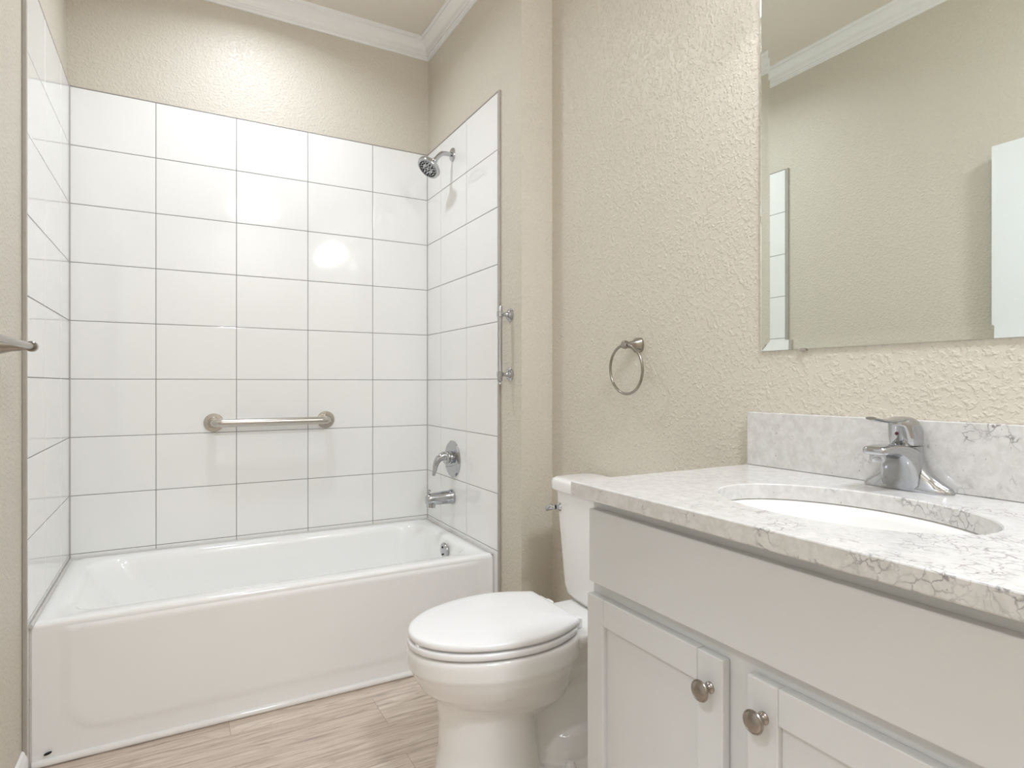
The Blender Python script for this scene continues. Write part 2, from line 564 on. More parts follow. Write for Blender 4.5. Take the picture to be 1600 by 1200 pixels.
# ------------------------------------------------------------------ bathtub
TF, TB = 2.18, DB - 0.004
TX0, TX1 = XL + 0.002, XR - 0.002
tub = thing('bathtub', 'white alcove bathtub with plain apron between the tiled walls', 'bathtub', (0.38, 2.55, 0))
bm = B()
def R(i0, i1, j0, j1, r, z):
    return rrect(TX0 + i0, TX1 - i1, TF + j0, TB - j1, r, z, k=10, s=14)
rings = [R(0, 0, 0, 0, 0.004, 0.0), R(0, 0, 0, 0, 0.004, ZRIM - 0.016), R(0.001, 0.001, 0.001, 0, 0.005, ZRIM - 0.009),
         R(0.004, 0.003, 0.0045, 0.001, 0.008, ZRIM - 0.003), R(0.010, 0.006, 0.011, 0.002, 0.012, ZRIM),
         R(0.03, 0.03, 0.03, 0.02, 0.03, ZRIM - 0.001),
         R(0.062, 0.056, 0.070, 0.042, 0.105, ZRIM - 0.003), R(0.070, 0.060, 0.076, 0.047, 0.11, ZRIM - 0.006),
         R(0.080, 0.065, 0.083, 0.053, 0.115, ZRIM - 0.014), R(0.092, 0.070, 0.088, 0.058, 0.12, ZRIM - 0.030),
         R(0.13, 0.080, 0.096, 0.067, 0.13, ZRIM - 0.10), R(0.20, 0.095, 0.108, 0.078, 0.14, ZRIM - 0.20),
         R(0.26, 0.115, 0.125, 0.095, 0.15, ZRIM - 0.28), R(0.30, 0.15, 0.155, 0.125, 0.16, ZRIM - 0.318),
         R(0.36, 0.21, 0.21, 0.18, 0.14, ZRIM - 0.333), R(0.46, 0.32, 0.29, 0.27, 0.07, ZRIM - 0.338)]
loft(bm, rings, cap0=True, cap1=True)
basin = obj('basin', bm, M['tub'], tub, angle=60)
# shallow pressed panel and floor flange of the apron
def apron():
    bm = B()
    nx, nz = 120, 60
    x0, x1, z0, z1 = TX0 + 0.002, TX1 - 0.002, 0.014, ZRIM - 0.018
    def depth(x, z):
        # raised field with a rounded lower corner; the skirt below kicks outward
        dx = min(x - (TX0 + 0.085), (TX1 - 0.075) - x)
        dz = z - 0.078
        r = 0.09
        if dx < r and dz < r:
            s = r - math.hypot(max(r - dx, 0), max(r - dz, 0))
        else:
            s = min(dx, dz)
        t = max(0.0, min(1.0, s / 0.030 + 0.5))
        t = t * t * (3 - 2 * t)
        k = max(0.0, min(1.0, (z1 - z) / 0.012))
        return (-0.0008 - 0.0042 * t) * k * k * (3 - 2 * k) - 0.0004
    g = [[bm.verts.new((x0 + (x1 - x0) * i / nx, TF + depth(x0 + (x1 - x0) * i / nx, z0 + (z1 - z0) * j / nz), z0 + (z1 - z0) * j / nz))
          for j in range(nz + 1)] for i in range(nx + 1)]
    for i in range(nx):
        for j in range(nz):
            bm.faces.new((g[i][j], g[i + 1][j], g[i + 1][j + 1], g[i][j + 1]))
    # back side so that the panel is a closed slab
    rim = [g[i][0] for i in range(nx + 1)] + [g[nx][j] for j in range(1, nz + 1)] + [g[i][nz] for i in range(nx - 1, -1, -1)] + [g[0][j] for j in range(nz - 1, 0, -1)]
    bk = [bm.verts.new((v.co.x, TF - 0.0001, v.co.z)) for v in rim]
    n = len(rim)
    for k in range(n):
        bm.faces.new((rim[k], bk[k], bk[(k + 1) % n], rim[(k + 1) % n]))
    return obj('apron_panel', bm, M['tub'], tub, angle=60)
apron()
bm = B()
tube(bm, [(TX0 + 0.004, TF - 0.004, 0.0112), (TX1 - 0.004, TF - 0.004, 0.0112)], 0.0112, n=14)
obj('floor_flange', bm, M['tub'], tub)
bm = B()
lathe(bm, [(0.0, 0.0), (0.010, 0.0), (0.009, 0.0015), (0.0, 0.002)], (-0.325, TF - 0.0095, 0.038), (0, -1, 0), n=20)
for v in bm.verts:
    v.co.z = 0.038 + (v.co.z - 0.038) * 0.42 + (v.co.x + 0.325) * 0.25
obj('maker_badge', bm, M['rubber'], tub)
# overflow plate and drain
bm = B()
lathe(bm, [(0.037, 0.0), (0.037, 0.004), (0.034, 0.009), (0.025, 0.011), (0.0, 0.012)], (XR - 0.0805, 2.495, ZRIM - 0.054), (-1, 0, -0.06))
ov = obj('overflow_plate', bm, M['chrome'], tub)
for dz, rr in ((0.036, 0.005), (0.068, 0.004)):
    bm = B(); lathe(bm, [(rr, 0.0), (rr, 0.003), (rr * 0.6, 0.0045), (0.0, 0.0045)], (XR - 0.0805 - 0.0115, 2.495, ZRIM - dz), (-1, 0, -0.06), n=14)
    obj('screw', bm, M['dark'], ov)
bm = B()
lathe(bm, [(0.028, 0.0), (0.028, 0.003), (0.02, 0.004), (0.018, 0.010), (0.0, 0.012)], (0.78, 2.53, ZRIM - 0.3382), (0, 0, 1))
obj('drain', bm, M['chrome'], tub)
# caulk line along the tub
bm = B()
tube(bm, [(TX0 + 0.004, 2.16, ZRIM + 0.001), (TX0 + 0.004, TB - 0.003, ZRIM + 0.001)], 0.0055, n=10)
tube(bm, [(TX0 + 0.004, TB - 0.002, ZRIM + 0.001), (TX1 - 0.004, TB - 0.002, ZRIM + 0.001)], 0.0042, n=10)
tube(bm, [(TX1 - 0.002, TF + 0.002, ZRIM + 0.001), (TX1 - 0.002, TB - 0.003, ZRIM + 0.001)], 0.004, n=10)
obj('caulk_bead', bm, M['caulk'], tub)
for x in (TX0 + 0.0005, TX1 - 0.0005):
    bm = B(); tube(bm, [(x, TF - 0.002, 0.004), (x, TF - 0.002, ZRIM - 0.006)], 0.0028, n=10)
    obj('caulk_bead', bm, M['caulk'], tub)

# ------------------------------------------------------------------ shower fittings
SY = 2.592
sh = thing('wall_shower', 'chrome round shower head on a short bent arm', 'shower head', (XR, SY, 2.17))
bm = B(); lathe(bm, [(0.032, 0.0), (0.032, 0.003), (0.028, 0.009), (0.014, 0.012), (0.0, 0.012)], (XR, SY, 2.172), (-1, 0, 0))
for v in bm.verts:
    v.co.y = SY + (v.co.y - SY) * 0.8
obj('flange', bm, M['chrome'], sh)
hd = Vector((-0.62, -0.12, -0.78)).normalized()
hc = Vector((0.999, SY - 0.006, 2.082))        # centre of the spray face
arm_end = hc - hd * 0.062
bm = B(); tube(bm, spline([(XR - 0.010, SY, 2.172), (XR - 0.045, SY, 2.170), (XR - 0.065, SY, 2.160), arm_end], 8), 0.0105, n=18)
obj('shower_arm', bm, M['chrome'], sh)
bm = B(); lathe(bm, [(0.0, -0.002), (0.013, -0.002), (0.0135, 0.006), (0.012, 0.009), (0.0155, 0.012), (0.0155, 0.018), (0.018, 0.022), (0.030, 0.030), (0.050, 0.038), (0.0565, 0.046), (0.0565, 0.054), (0.054, 0.060), (0.050, 0.061), (0.0, 0.061)],
                arm_end, hd, n=40)
head = obj('head_shell', bm, M['chrome'], sh)
d_, a_, b_ = frame_of(hd)
fc = arm_end + hd * 0.0612
bm = B()
for rr0, rr1 in ((0.0445, 0.047), (0.0175, 0.0195)):
    lathe(bm, [(rr0, 0.0), (rr0, 0.002), (rr1, 0.002), (rr1, 0.0)], fc, hd, n=36, cap0=False, cap1=False)
obj('face_ring', bm, M['chrome'], head)
bm = B()
for rad, cnt, rn, ph in ((0.0395, 20, 0.0036, 0.0), (0.0295, 12, 0.0046, 0.2), (0.0105, 6, 0.003, 0.1)):
    for k in range(cnt):
        t = 2 * PI * k / cnt + ph
        c = fc + a_ * (rad * math.cos(t)) + b_ * (rad * math.sin(t))
        lathe(bm, [(rn, -0.0005), (rn, 0.002), (rn * 0.6, 0.003), (0, 0.003)], c, hd, n=8)
obj('spray_nozzles', bm, M['rubber'], head)

vt = thing('shower_valve', 'chrome round valve plate with curved lever above the tub spout', 'shower valve', (XR, SY, 0.754))
bm = B(); lathe(bm, [(0.086, 0.0), (0.086, 0.003), (0.080, 0.009), (0.066, 0.011), (0.040, 0.013), (0.0, 0.013)], (XR, SY, 0.754), (-1, 0, 0), n=48)
obj('escutcheon', bm, M['chrome'], vt)
bm = B(); lathe(bm, [(0.029, 0.0), (0.028, 0.008), (0.025, 0.010), (0.025, 0.016), (0.027, 0.018), (0.026, 0.030), (0.0, 0.031)], (XR - 0.012, SY, 0.760), (-1, 0, 0))
obj('valve_collar', bm, M['chrome'], vt)
bm = B()
lp = spline([(XR - 0.026, SY, 0.766), (XR - 0.048, SY, 0.770), (XR - 0.072, SY, 0.758), (XR - 0.086, SY, 0.732), (XR - 0.092, SY, 0.705), (XR - 0.097, SY, 0.683)], 6)
n_ = len(lp)
tube(bm, lp, [0.025 * (1 - 0.72 * (i / (n_ - 1)) ** 0.8) for i in range(n_)], n=20)
obj('lever', bm, M['chrome'], vt)

sp = thing('tub_spout', 'chrome tub spout with diverter knob below the shower valve', 'tub spout', (XR, SY, 0.575))
bm = B()
prof = [(0.0, 0.034, 0.0), (0.004, 0.036, 0.0), (0.010, 0.036, 0.0), (0.02, 0.033, 0), (0.06, 0.031, -0.001), (0.095, 0.029, -0.002), (0.118, 0.027, -0.003), (0.128, 0.025, -0.004), (0.133, 0.020, -0.004)]
rings = [[(XR - x, SY + r * 0.86 * math.cos(t), 0.577 + dz + r * (math.sin(t) if math.sin(t) > 0 else math.sin(t) * 0.92)) for t in (2 * PI * k / 28 for k in range(28))] for x, r, dz in prof]
loft(bm, rings)
spo = obj('spout_body', bm, M['chrome'], sp, angle=60)
bm = B(); lathe(bm, [(0.022, 0.0), (0.021, 0.022), (0.017, 0.023), (0.016, 0.004), (0.0, 0.004)], (XR - 0.108, SY, 0.561), (-0.12, 0, -1))
obj('outlet', bm, M['chrome'], sp)
bm = B(); lathe(bm, [(0.004, 0.0), (0.004, 0.012), (0.008, 0.014), (0.009, 0.020), (0.006, 0.023), (0.0, 0.024)], (XR - 0.120, SY, 0.597), (0, 0, 1), n=18)
obj('diverter_knob', bm, M['chrome'], sp)

# ------------------------------------------------------------------ grab bar on the back tiles
gb = thing('grab_bar', 'brushed steel grab bar, horizontal on the long tiled wall above the tub', 'grab bar', (0.379, DB, 0.935))
GX0, GX1, GZ = 0.141, 0.616, 0.9355
off = 0.062
pth = [(GX0, DB - 0.004, GZ), (GX0, DB - 0.030, GZ)]
for k in range(1, 9):
    t = PI / 2 * k / 8
    pth.append((GX0 + 0.032 * (1 - math.cos(t)), DB - 0.030 - 0.032 * math.sin(t), GZ))
pth2 = [(GX0 + GX1 - x, y, z) for x, y, z in reversed(pth)]
bm = B(); tube(bm, pth + pth2, 0.0172, n=24)
obj('bar', bm, M['steel'], gb, angle=60)
for gx in (GX0, GX1):
    bm = B(); lathe(bm, [(0.040, 0.0), (0.040, 0.003), (0.0385, 0.006), (0.024, 0.007), (0.022, 0.010), (0.0, 0.010)], (gx, DB, GZ), (0, -1, 0), n=40)
    f = obj('mounting_flange', bm, M['steel'], gb)
    f['label'] = 'round mounting flange, screwed to the tile'
    for k in range(3):
        t = PI / 2 + 2 * PI * k / 3 + (0.0 if gx == GX0 else 0.2)
        for dt in (-0.32, 0.32):
            bm = B(); lathe(bm, [(0.0036, 0.0), (0.0034, 0.0016), (0.0, 0.002)], (gx + 0.031 * math.cos(t + dt), DB - 0.0064, GZ + 0.031 * math.sin(t + dt)), (0, -1, 0), n=12)
            obj('screw', bm, M['chrome'], f)

# upright chrome handle at the tile edge ------------------------------
HX, HY = PR - 0.046, 2.058
hb = thing('grab_bar', 'short chrome upright grab handle on the wall beside the tile edge', 'grab bar', (PR, HY, 1.257))
bm = B()
prof = [(0.0, 1.098), (0.0045, 1.100), (0.0065, 1.105), (0.0045, 1.110), (0.0058, 1.112), (0.0095, 1.114), (0.0105, 1.118), (0.0105, 1.130),
        (0.0125, 1.132), (0.0125, 1.150), (0.0105, 1.152), (0.0095, 1.160), (0.0095, 1.352), (0.0105, 1.362), (0.0125, 1.364), (0.0125, 1.382), (0.0105, 1.384),
        (0.0105, 1.400), (0.0095, 1.404), (0.0058, 1.406), (0.0045, 1.408), (0.0065, 1.413), (0.0045, 1.418), (0.0, 1.420)]
lathe(bm, [(r, z) for r, z in prof], (HX, HY, 0), (0, 0, 1), n=20)
obj('bar', bm, M['chrome'], hb)
for z in (1.141, 1.373):
    bm = B(); lathe(bm, [(0.026, 0.0), (0.026, 0.003), (0.022, 0.007), (0.019, 0.008), (0.016, 0.013), (0.010, 0.017), (0.0075, 0.025), (0.007, 0.036), (0.008, 0.040), (0.0, 0.040)], (PR, HY, z), (-1, 0, 0), n=28)
    obj('mounting_post', bm, M['chrome'], hb)

# ------------------------------------------------------------------ towel ring and towel bar
def flared_post(bm, base, d, length, wide=0.028, narrow=0.009):
    prof = [(wide, 0.0), (wide, 0.005), (wide * 0.93, 0.008), (wide * 0.72, length * 0.30), (wide * 0.5, length * 0.58), (narrow * 1.1, length * 0.86), (narrow, length)]
    d, a, b = frame_of(d)
    rings = []
    for r, h in prof:
        ring = []
        for k in range(32):                      # softened square section
            t = 2 * PI * k / 32
            c, s = math.cos(t), math.sin(t)
            q = (abs(c) ** 3.2 + abs(s) ** 3.2) ** (-1 / 3.2)
            ring.append(Vector(base) + d * h + a * (r * q * c) + b * (r * q * s))
        rings.append(ring)
    loft(bm, rings)

TY, TZ = 1.468, 1.226
tr = thing('towel_ring', 'brushed nickel towel ring on the beige wall above the toilet tank', 'towel ring', (XW, TY, TZ))
bm = B(); flared_post(bm, (XW, TY, TZ), (-1, 0, 0), 0.048, 0.0235, 0.009)
obj('post', bm, M['nickel'], tr, angle=50)
bm = B(); lathe(bm, [(0.0, -0.002), (0.010, -0.002), (0.0125, 0.001), (0.0135, 0.007), (0.0125, 0.014), (0.009, 0.017), (0.0, 0.018)], (XW - 0.048, TY, TZ), (-1, 0, 0), n=28)
obj('finial', bm, M['nickel'], tr)
RR = 0.0765
bm = B(); tube(bm, [(XW - 0.055 + 0.006 * (1 - math.cos(2 * PI * k / 72)) * 0.5, TY + RR * math.sin(2 * PI * k / 72), TZ - RR + RR * math.cos(2 * PI * k / 72)) for k in range(72)], 0.0042, n=12, closed=True)
obj('ring', bm, M['nickel'], tr)

BX, BZ = -0.300, 1.193
tb = thing('towel_bar', 'brushed nickel towel bar on the left wall, close to the tub', 'towel bar', (PL, 1.49, BZ))
bm = B(); tube(bm, [(BX, 1.18, BZ), (BX, 1.795, BZ)], 0.0078, n=20)
obj('bar', bm, M['nickel'], tb)
for y, s in ((1.802, 1), (1.173, -1)):
    bm = B(); flared_post(bm, (PL, y, BZ), (1, 0, 0), 0.068, 0.026, 0.0095)
    obj('post', bm, M['nickel'], tb, angle=50)
    bm = B(); lathe(bm, [(0.0, -0.012), (0.0105, -0.012), (0.0125, -0.009), (0.0125, 0.007), (0.011, 0.010), (0.006, 0.013), (0.0, 0.014)], (BX, y, BZ), (0, s, 0), n=24)
    obj('end_cap', bm, M['nickel'], tb)

# ------------------------------------------------------------------ toilet
YT = 1.50
def T(u, w, z):
    return Vector((XW - u, YT + w, z))
toilet = thing('toilet', 'white two-piece toilet with closed lid between tub and vanity', 'toilet', (XW - 0.35, YT, 0))

def egg(uc, af, ab, b, z, n=64, pf=2.0, pb=2.6):
    pts = []
    for k in range(n):
        t = 2 * PI * k / n
        c, s = math.cos(t), math.sin(t)
        p = pf if c > 0 else pb
        q = (abs(c) ** p + abs(s) ** p) ** (-1 / p)
        pts.append(T(uc + (af if c > 0 else ab) * q * c, b * q * s, z))
    return pts

bm = B()
UC = 0.47
# bowl
loft(bm, [egg(UC - 0.05, 0.12, 0.10, 0.07, 0.19), egg(UC - 0.04, 0.175, 0.15, 0.105, 0.225), egg(UC - 0.02, 0.215, 0.17, 0.136, 0.262), egg(UC, 0.238, 0.19, 0.160, 0.297),
          egg(UC, 0.256, 0.2, 0.174, 0.328), egg(UC, 0.264, 0.205, 0.179, 0.345), egg(UC, 0.266, 0.205, 0.181, 0.350), egg(UC, 0.272, 0.21, 0.184, 0.358), egg(UC, 0.274, 0.21, 0.185, 0.395),
          egg(UC, 0.272, 0.208, 0.183, 0.404), egg(UC, 0.266, 0.205, 0.178, 0.408)])
# front pedestal
loft(bm, [egg(0.50, 0.180, 0.13, 0.123, 0.0, pb=3), egg(0.50, 0.178, 0.13, 0.121, 0.014, pb=3), egg(0.50, 0.170, 0.12, 0.113, 0.05, pb=3), egg(0.50, 0.160, 0.11, 0.106, 0.12, pb=3),
          egg(0.50, 0.158, 0.105, 0.104, 0.20, pb=3), egg(0.50, 0.165, 0.105, 0.107, 0.26, pb=3), egg(0.50, 0.18, 0.10, 0.11, 0.30, pb=3)])
# foot plate
loft(bm, [rrect(XW - 0.56, XW - 0.13, YT - 0.130, YT + 0.130, 0.07, 0.0), rrect(XW - 0.56, XW - 0.13, YT - 0.129, YT + 0.129, 0.07, 0.018),
          rrect(XW - 0.555, XW - 0.135, YT - 0.122, YT + 0.122, 0.065, 0.026), rrect(XW - 0.55, XW - 0.15, YT - 0.095, YT + 0.095, 0.06, 0.032)])
# outlet mound on the foot
loft(bm, [egg(0.27, 0.13, 0.12, 0.098, 0.0), egg(0.27, 0.128, 0.12, 0.094, 0.03), egg(0.265, 0.115, 0.11, 0.084, 0.06), egg(0.255, 0.095, 0.10, 0.068, 0.088), egg(0.245, 0.06, 0.08, 0.045, 0.106), egg(0.24, 0.02, 0.03, 0.015, 0.112)])
# trapway
tube(bm, spline([T(0.50, 0, 0.22), T(0.42, 0, 0.215), T(0.35, 0, 0.235), T(0.28, 0, 0.275), T(0.215, 0, 0.285), T(0.165, 0, 0.225), T(0.165, 0, 0.10), T(0.19, 0, 0.02)], 8), 0.064, n=22)
# web between trapway and foot, and the deck
loft(bm, [rrect(XW - 0.47, XW - 0.165, YT - 0.045, YT + 0.045, 0.04, 0.0), rrect(XW - 0.47, XW - 0.15, YT - 0.045, YT + 0.045, 0.04, 0.22), rrect(XW - 0.47, XW - 0.10, YT - 0.065, YT + 0.065, 0.05, 0.29), rrect(XW - 0.46, XW - 0.05, YT - 0.105, YT + 0.105, 0.06, 0.35),
          rrect(XW - 0.46, XW - 0.035, YT - 0.128, YT + 0.128, 0.06, 0.38), rrect(XW - 0.46, XW - 0.03, YT - 0.132, YT + 0.132, 0.06, 0.397), rrect(XW - 0.455, XW - 0.035, YT - 0.126, YT + 0.126, 0.055, 0.403)])
bowl = obj('bowl', bm, M['ceramic'], toilet)
md = bowl.modifiers.new('unify', 'REMESH'); md.mode = 'VOXEL'; md.voxel_size = 0.004; md.use_smooth_shade = True
md = bowl.modifiers.new('soften', 'SMOOTH'); md.iterations = 7; md.factor = 0.5

for w in (-0.105, 0.105):
    bm = B(); lathe(bm, [(0.0155, 0.0), (0.0155, 0.010), (0.014, 0.018), (0.009, 0.0235), (0.0, 0.025)], T(0.31, w * 1.0, 0.022), (0, 0, 1), n=24)
    obj('bolt_cap', bm, M['plastic'], toilet)

def lid_outline(z, inset=0.0, front=0.742, ub=0.293, b=0.182, wb=0.135):
    pts = []
    af = front - UC - inset
    bb = b - inset
    for k in range(41):
        t = -PI / 2 + PI * k / 40
        pts.append((UC + af * math.cos(t), bb * math.sin(t)))
    for k in range(1, 15):
        s = k / 15
        pts.append((UC - (UC - ub - inset - 0.014) * s, bb - (bb - (wb - inset)) * s ** 2.0))
    ub2, wb2 = ub + inset, wb - inset
    for k in range(6):
        t = PI / 2 * k / 5
        pts.append((ub2 + 0.014 - 0.014 * math.sin(t), wb2 - 0.014 + 0.014 * math.cos(t)))
    m = [(u, -w) for u, w in reversed(pts[41:])]
    return [T(u, w, z) for u, w in pts + m]

bm = B()
loft(bm, [lid_outline(0.4135, 0.014, 0.744, 0.30), lid_outline(0.4135, 0.003, 0.744, 0.30), lid_outline(0.4150, 0.0006, 0.744, 0.30), lid_outline(0.426, 0.0, 0.744, 0.30), lid_outline(0.4295, 0.0018, 0.744, 0.30), lid_outline(0.4305, 0.006, 0.744, 0.30)])
obj('seat', bm, M['plastic'], toilet, angle=60)
bm = B()
loft(bm, [lid_outline(0.4365, 0.016), lid_outline(0.4365, 0.004), lid_outline(0.4380, 0.001), lid_outline(0.444, 0.0), lid_outline(0.450, 0.001), lid_outline(0.4535, 0.005), lid_outline(0.4555, 0.013), lid_outline(0.4575, 0.035), lid_outline(0.460, 0.075), lid_outline(0.4612, 0.11)])
obj('lid', bm, M['plastic'], toilet, angle=70)
for w in (-0.075, 0.075):
    bm = B(); box(bm, tuple(T(0.290, w - 0.016, 0.406)), tuple(T(0.258, w + 0.016, 0.436)), 0.005, 3)
    tube(bm, [T(0.280, w - 0.03, 0.434), T(0.280, w + 0.03, 0.434)], 0.008, n=16)
    obj('hinge', bm, M['plastic'], toilet)
for u, w in ((0.725, -0.03), (0.725, 0.03)):
    bm = B(); box(bm, tuple(T(u + 0.012, w - 0.009, 0.4300)), tuple(T(u - 0.02, w + 0.009, 0.4370)), 0.001)
    obj('bumper', bm, M['plastic'], toilet, smooth=False)

# tank and lid
bm = B()
def tank_ring(u0, u1, hw, z, r=0.04, bow=0.012):
    pts = rrect(XW - u1, XW - u0, YT - hw, YT + hw, r, z, k=10, s=12)
    out = []
    for p in pts:
        k = (p.x - (XW - u0)) / ((XW - u1) - (XW - u0))     # 0 at the wall, 1 at the front
        q = 1 - ((p.y - YT) / hw) ** 2
        out.append(Vector((p.x - bow * max(0, q) * k, p.y, p.z)))
    return out
loft(bm, [tank_ring(0.03, 0.135, 0.135, 0.4045), tank_ring(0.022, 0.146, 0.155, 0.409), tank_ring(0.017, 0.154, 0.168, 0.424), tank_ring(0.015, 0.158, 0.174, 0.45),
          tank_ring(0.014, 0.165, 0.190, 0.62), tank_ring(0.014, 0.170, 0.202, 0.752)])
obj('tank', bm, M['ceramic'], toilet, angle=60)
bm = B()
loft(bm, [tank_ring(0.010, 0.174, 0.208, 0.7525), tank_ring(0.006, 0.181, 0.214, 0.755), tank_ring(0.005, 0.183, 0.216, 0.761), tank_ring(0.005, 0.183, 0.216, 0.784),
          tank_ring(0.007, 0.180, 0.213, 0.791), tank_ring(0.013, 0.172, 0.205, 0.7955), tank_ring(0.03, 0.155, 0.186, 0.797)])
obj('tank_lid', bm, M['ceramic'], toilet, angle=60)
bm = B()
fx = 0.170
lathe(bm, [(0.015, 0.0), (0.015, 0.004), (0.011, 0.009), (0.008, 0.012), (0.008, 0.020), (0.0, 0.020)], T(fx - 0.001, 0.158, 0.700), (-1, 0, 0), n=24)
tube(bm, spline([T(fx + 0.020, 0.158, 0.702), T(fx + 0.027, 0.164, 0.701), T(fx + 0.034, 0.174, 0.697), T(fx + 0.036, 0.186, 0.692)], 5), [0.008] * 5 + [0.0095] * 5 + [0.0085] * 5 + [0.006], n=14)
obj('flush_handle', bm, M['chrome'], toilet)

# ------------------------------------------------------------------ vanity
CX = 0.718                      # front of the counter
CY0, CY1 = 0.242, 1.038
CZ0, CZ1 = 0.8725, 0.9025
VX = 0.745                      # face of doors and false front
VF = 0.764                      # face frame
VY0, VY1 = 0.262, 1.020
van = thing('vanity_cabinet', 'light grey shaker vanity cabinet with two doors under the quartz top', 'cabinet', (1.01, 0.641, 0))
bm = B()
box(bm, (VF + 0.019, VY0, 0.10), (XW - 0.002, VY0 + 0.016, CZ0 - 0.0005))
box(bm, (VF + 0.019, VY1 - 0.016, 0.0), (XW - 0.002, VY1, CZ0 - 0.0005))
box(bm, (VF + 0.019, VY0 + 0.016, 0.10), (XW - 0.002, VY1 - 0.016, 0.116))
box(bm, (VF + 0.07, VY0, 0.0), (VF + 0.085, VY1 - 0.016, 0.10))
box(bm, (XW - 0.012, VY0 + 0.016, 0.116), (XW - 0.002, VY1 - 0.016, CZ0 - 0.0005))
obj('carcass', bm, M['cab'], van, smooth=False)
bm = B()
box(bm, (VF, VY0, 0.10), (VF + 0.019, VY0 + 0.04, CZ0 - 0.0005))
box(bm, (VF, VY1 - 0.04, 0.10), (VF + 0.019, VY1, CZ0 - 0.0005))
box(bm, (VF, VY0 + 0.04, 0.832), (VF + 0.019, VY1 - 0.04, CZ0 - 0.0005))
box(bm, (VF, VY0 + 0.04, 0.652), (VF + 0.019, VY1 - 0.04, 0.720))
box(bm, (VF, VY0 + 0.04, 0.10), (VF + 0.019, VY1 - 0.04, 0.14))
box(bm, (VF + 0.0005, 0.611, 0.14), (VF + 0.019, 0.669, 0.652))
obj('face_frame', bm, M['cab'], van, smooth=False)
bm = B(); box(bm, (VX, 0.268, 0.6985), (VF - 0.0003, 1.012, 0.8475), 0.0022, 2)
obj('false_front', bm, M['cab'], van, smooth=False)

def shaker_door(y0, y1, knob_y):
    z0, z1 = 0.120, 0.672
    st = 0.053
    bv = 0.0022
    g = 0.0003
    # the recessed panel's frame: back plate carries stiles, rails, panel and knob
    bm = B(); box(bm, (VF - 0.0028, y0 + 0.002, z0 + 0.002), (VF - 0.0003, y1 - 0.002, z1 - 0.002))
    d = obj('door', bm, M['cab'], van, smooth=False)
    for a, b in ((y0, y0 + st), (y1 - st, y1)):
        bm = B(); box(bm, (VX, a, z0), (VF - 0.0030, b, z1), bv)
        obj('stile', bm, M['cab'], d, smooth=False)
    bm = B()
    box(bm, (VX, y0 + st + g, z1 - st), (VF - 0.0003, y1 - st - g, z1), 0.0016)
    obj('rail', bm, M['cab'], d, smooth=False)
    bm = B(); box(bm, (VX, y0 + st + g, z0), (VF - 0.0003, y1 - st - g, z0 + st), 0.0016)
    obj('rail', bm, M['cab'], d, smooth=False)
    bm = B(); box(bm, (VX + 0.0095, y0 + st + g, z0 + st + g), (VF - 0.003, y1 - st - g, z1 - st - g))
    obj('panel', bm, M['cab'], d, smooth=False)
    bm = B()
    lathe(bm, [(0.0092, 0.0), (0.0092, 0.002), (0.0076, 0.0035), (0.0060, 0.006), (0.0050, 0.010), (0.0050, 0.015), (0.0066, 0.0185), (0.0140, 0.0205), (0.0168, 0.0215), (0.0173, 0.0232),
               (0.0166, 0.0247), (0.0152, 0.0250), (0.0146, 0.0245), (0.0130, 0.0255), (0.0090, 0.0270), (0.0045, 0.0278), (0.0, 0.0280)], (VX + 0.0002, knob_y, 0.6195), (-1, 0, 0), n=40)
    obj('knob', bm, M['nickel'], d)
shaker_door(0.663, 1.018, 0.6885)
shaker_door(0.264, 0.617, 0.5875)

# counter with an oval cut-out ----------------------------------------
SXC, SYC, SA, SB = 0.975, 0.619, 0.152, 0.221
def stone_slab():
    bm = B()
    n = 96
    x0, x1, y0, y1 = CX, XW - 0.0005, CY0, CY1
    def oval(z, grow=0.0):
        return [(SXC + (SA + grow) * math.cos(2 * PI * k / n), SYC + (SB + grow) * math.sin(2 * PI * k / n), z) for k in range(n)]
    def rect(z, ins=0.0):
        out = []
        for k in range(n):
            t = 2 * PI * k / n
            c, s = math.cos(t), math.sin(t)
            # ray from the oval's centre to the slab edge
            best = 1e9
            if c > 1e-9: best = min(best, (x1 - SXC) / c)
            if c < -1e-9: best = min(best, (x0 + ins - SXC) / c)
            if s > 1e-9: best = min(best, (y1 - ins - SYC) / s)
            if s < -1e-9: best = min(best, (y0 + ins - SYC) / s)
            out.append([SXC + best * c, SYC + best * s, z])
        for cx, cy in ((x0 + ins, y0 + ins), (x0 + ins, y1 - ins), (x1, y0 + ins), (x1, y1 - ins)):   # snap to corners
            k = min(range(n), key=lambda i: (out[i][0] - cx) ** 2 + (out[i][1] - cy) ** 2)
            out[k][0], out[k][1] = cx, cy
        return out
    rings = [oval(CZ0, 0.0), oval(CZ1 - 0.002, 0.0), oval(CZ1, 0.002), rect(CZ1, 0.0025), rect(CZ1 - 0.0008, 0.0008), rect(CZ1 - 0.0025, 0.0), rect(CZ0 + 0.0025, 0.0), rect(CZ0, 0.0025)]
    rv = loft(bm, rings, False, False)
    for i in range(n):
        bm.faces.new((rv[-1][i], rv[-1][(i + 1) % n], rv[0][(i + 1) % n], rv[0][i]))
    return bm
top = obj('countertop', stone_slab(), M['stone'], base=(0.996, 0.64, CZ0), angle=14)
tag(top, 'grey veined quartz countertop with oval sink cut-out on the vanity', 'countertop')
bm = B(); box(bm, (XW - 0.0205, CY0, CZ1 + 0.0005), (XW - 0.0005, CY1, 1.034), 0.0015)
bs = obj('backsplash', bm, M['stone'], base=(XW - 0.01, 0.64, CZ1), smooth=False)
tag(bs, 'low quartz backsplash strip behind the faucet, under the mirror', 'backsplash')

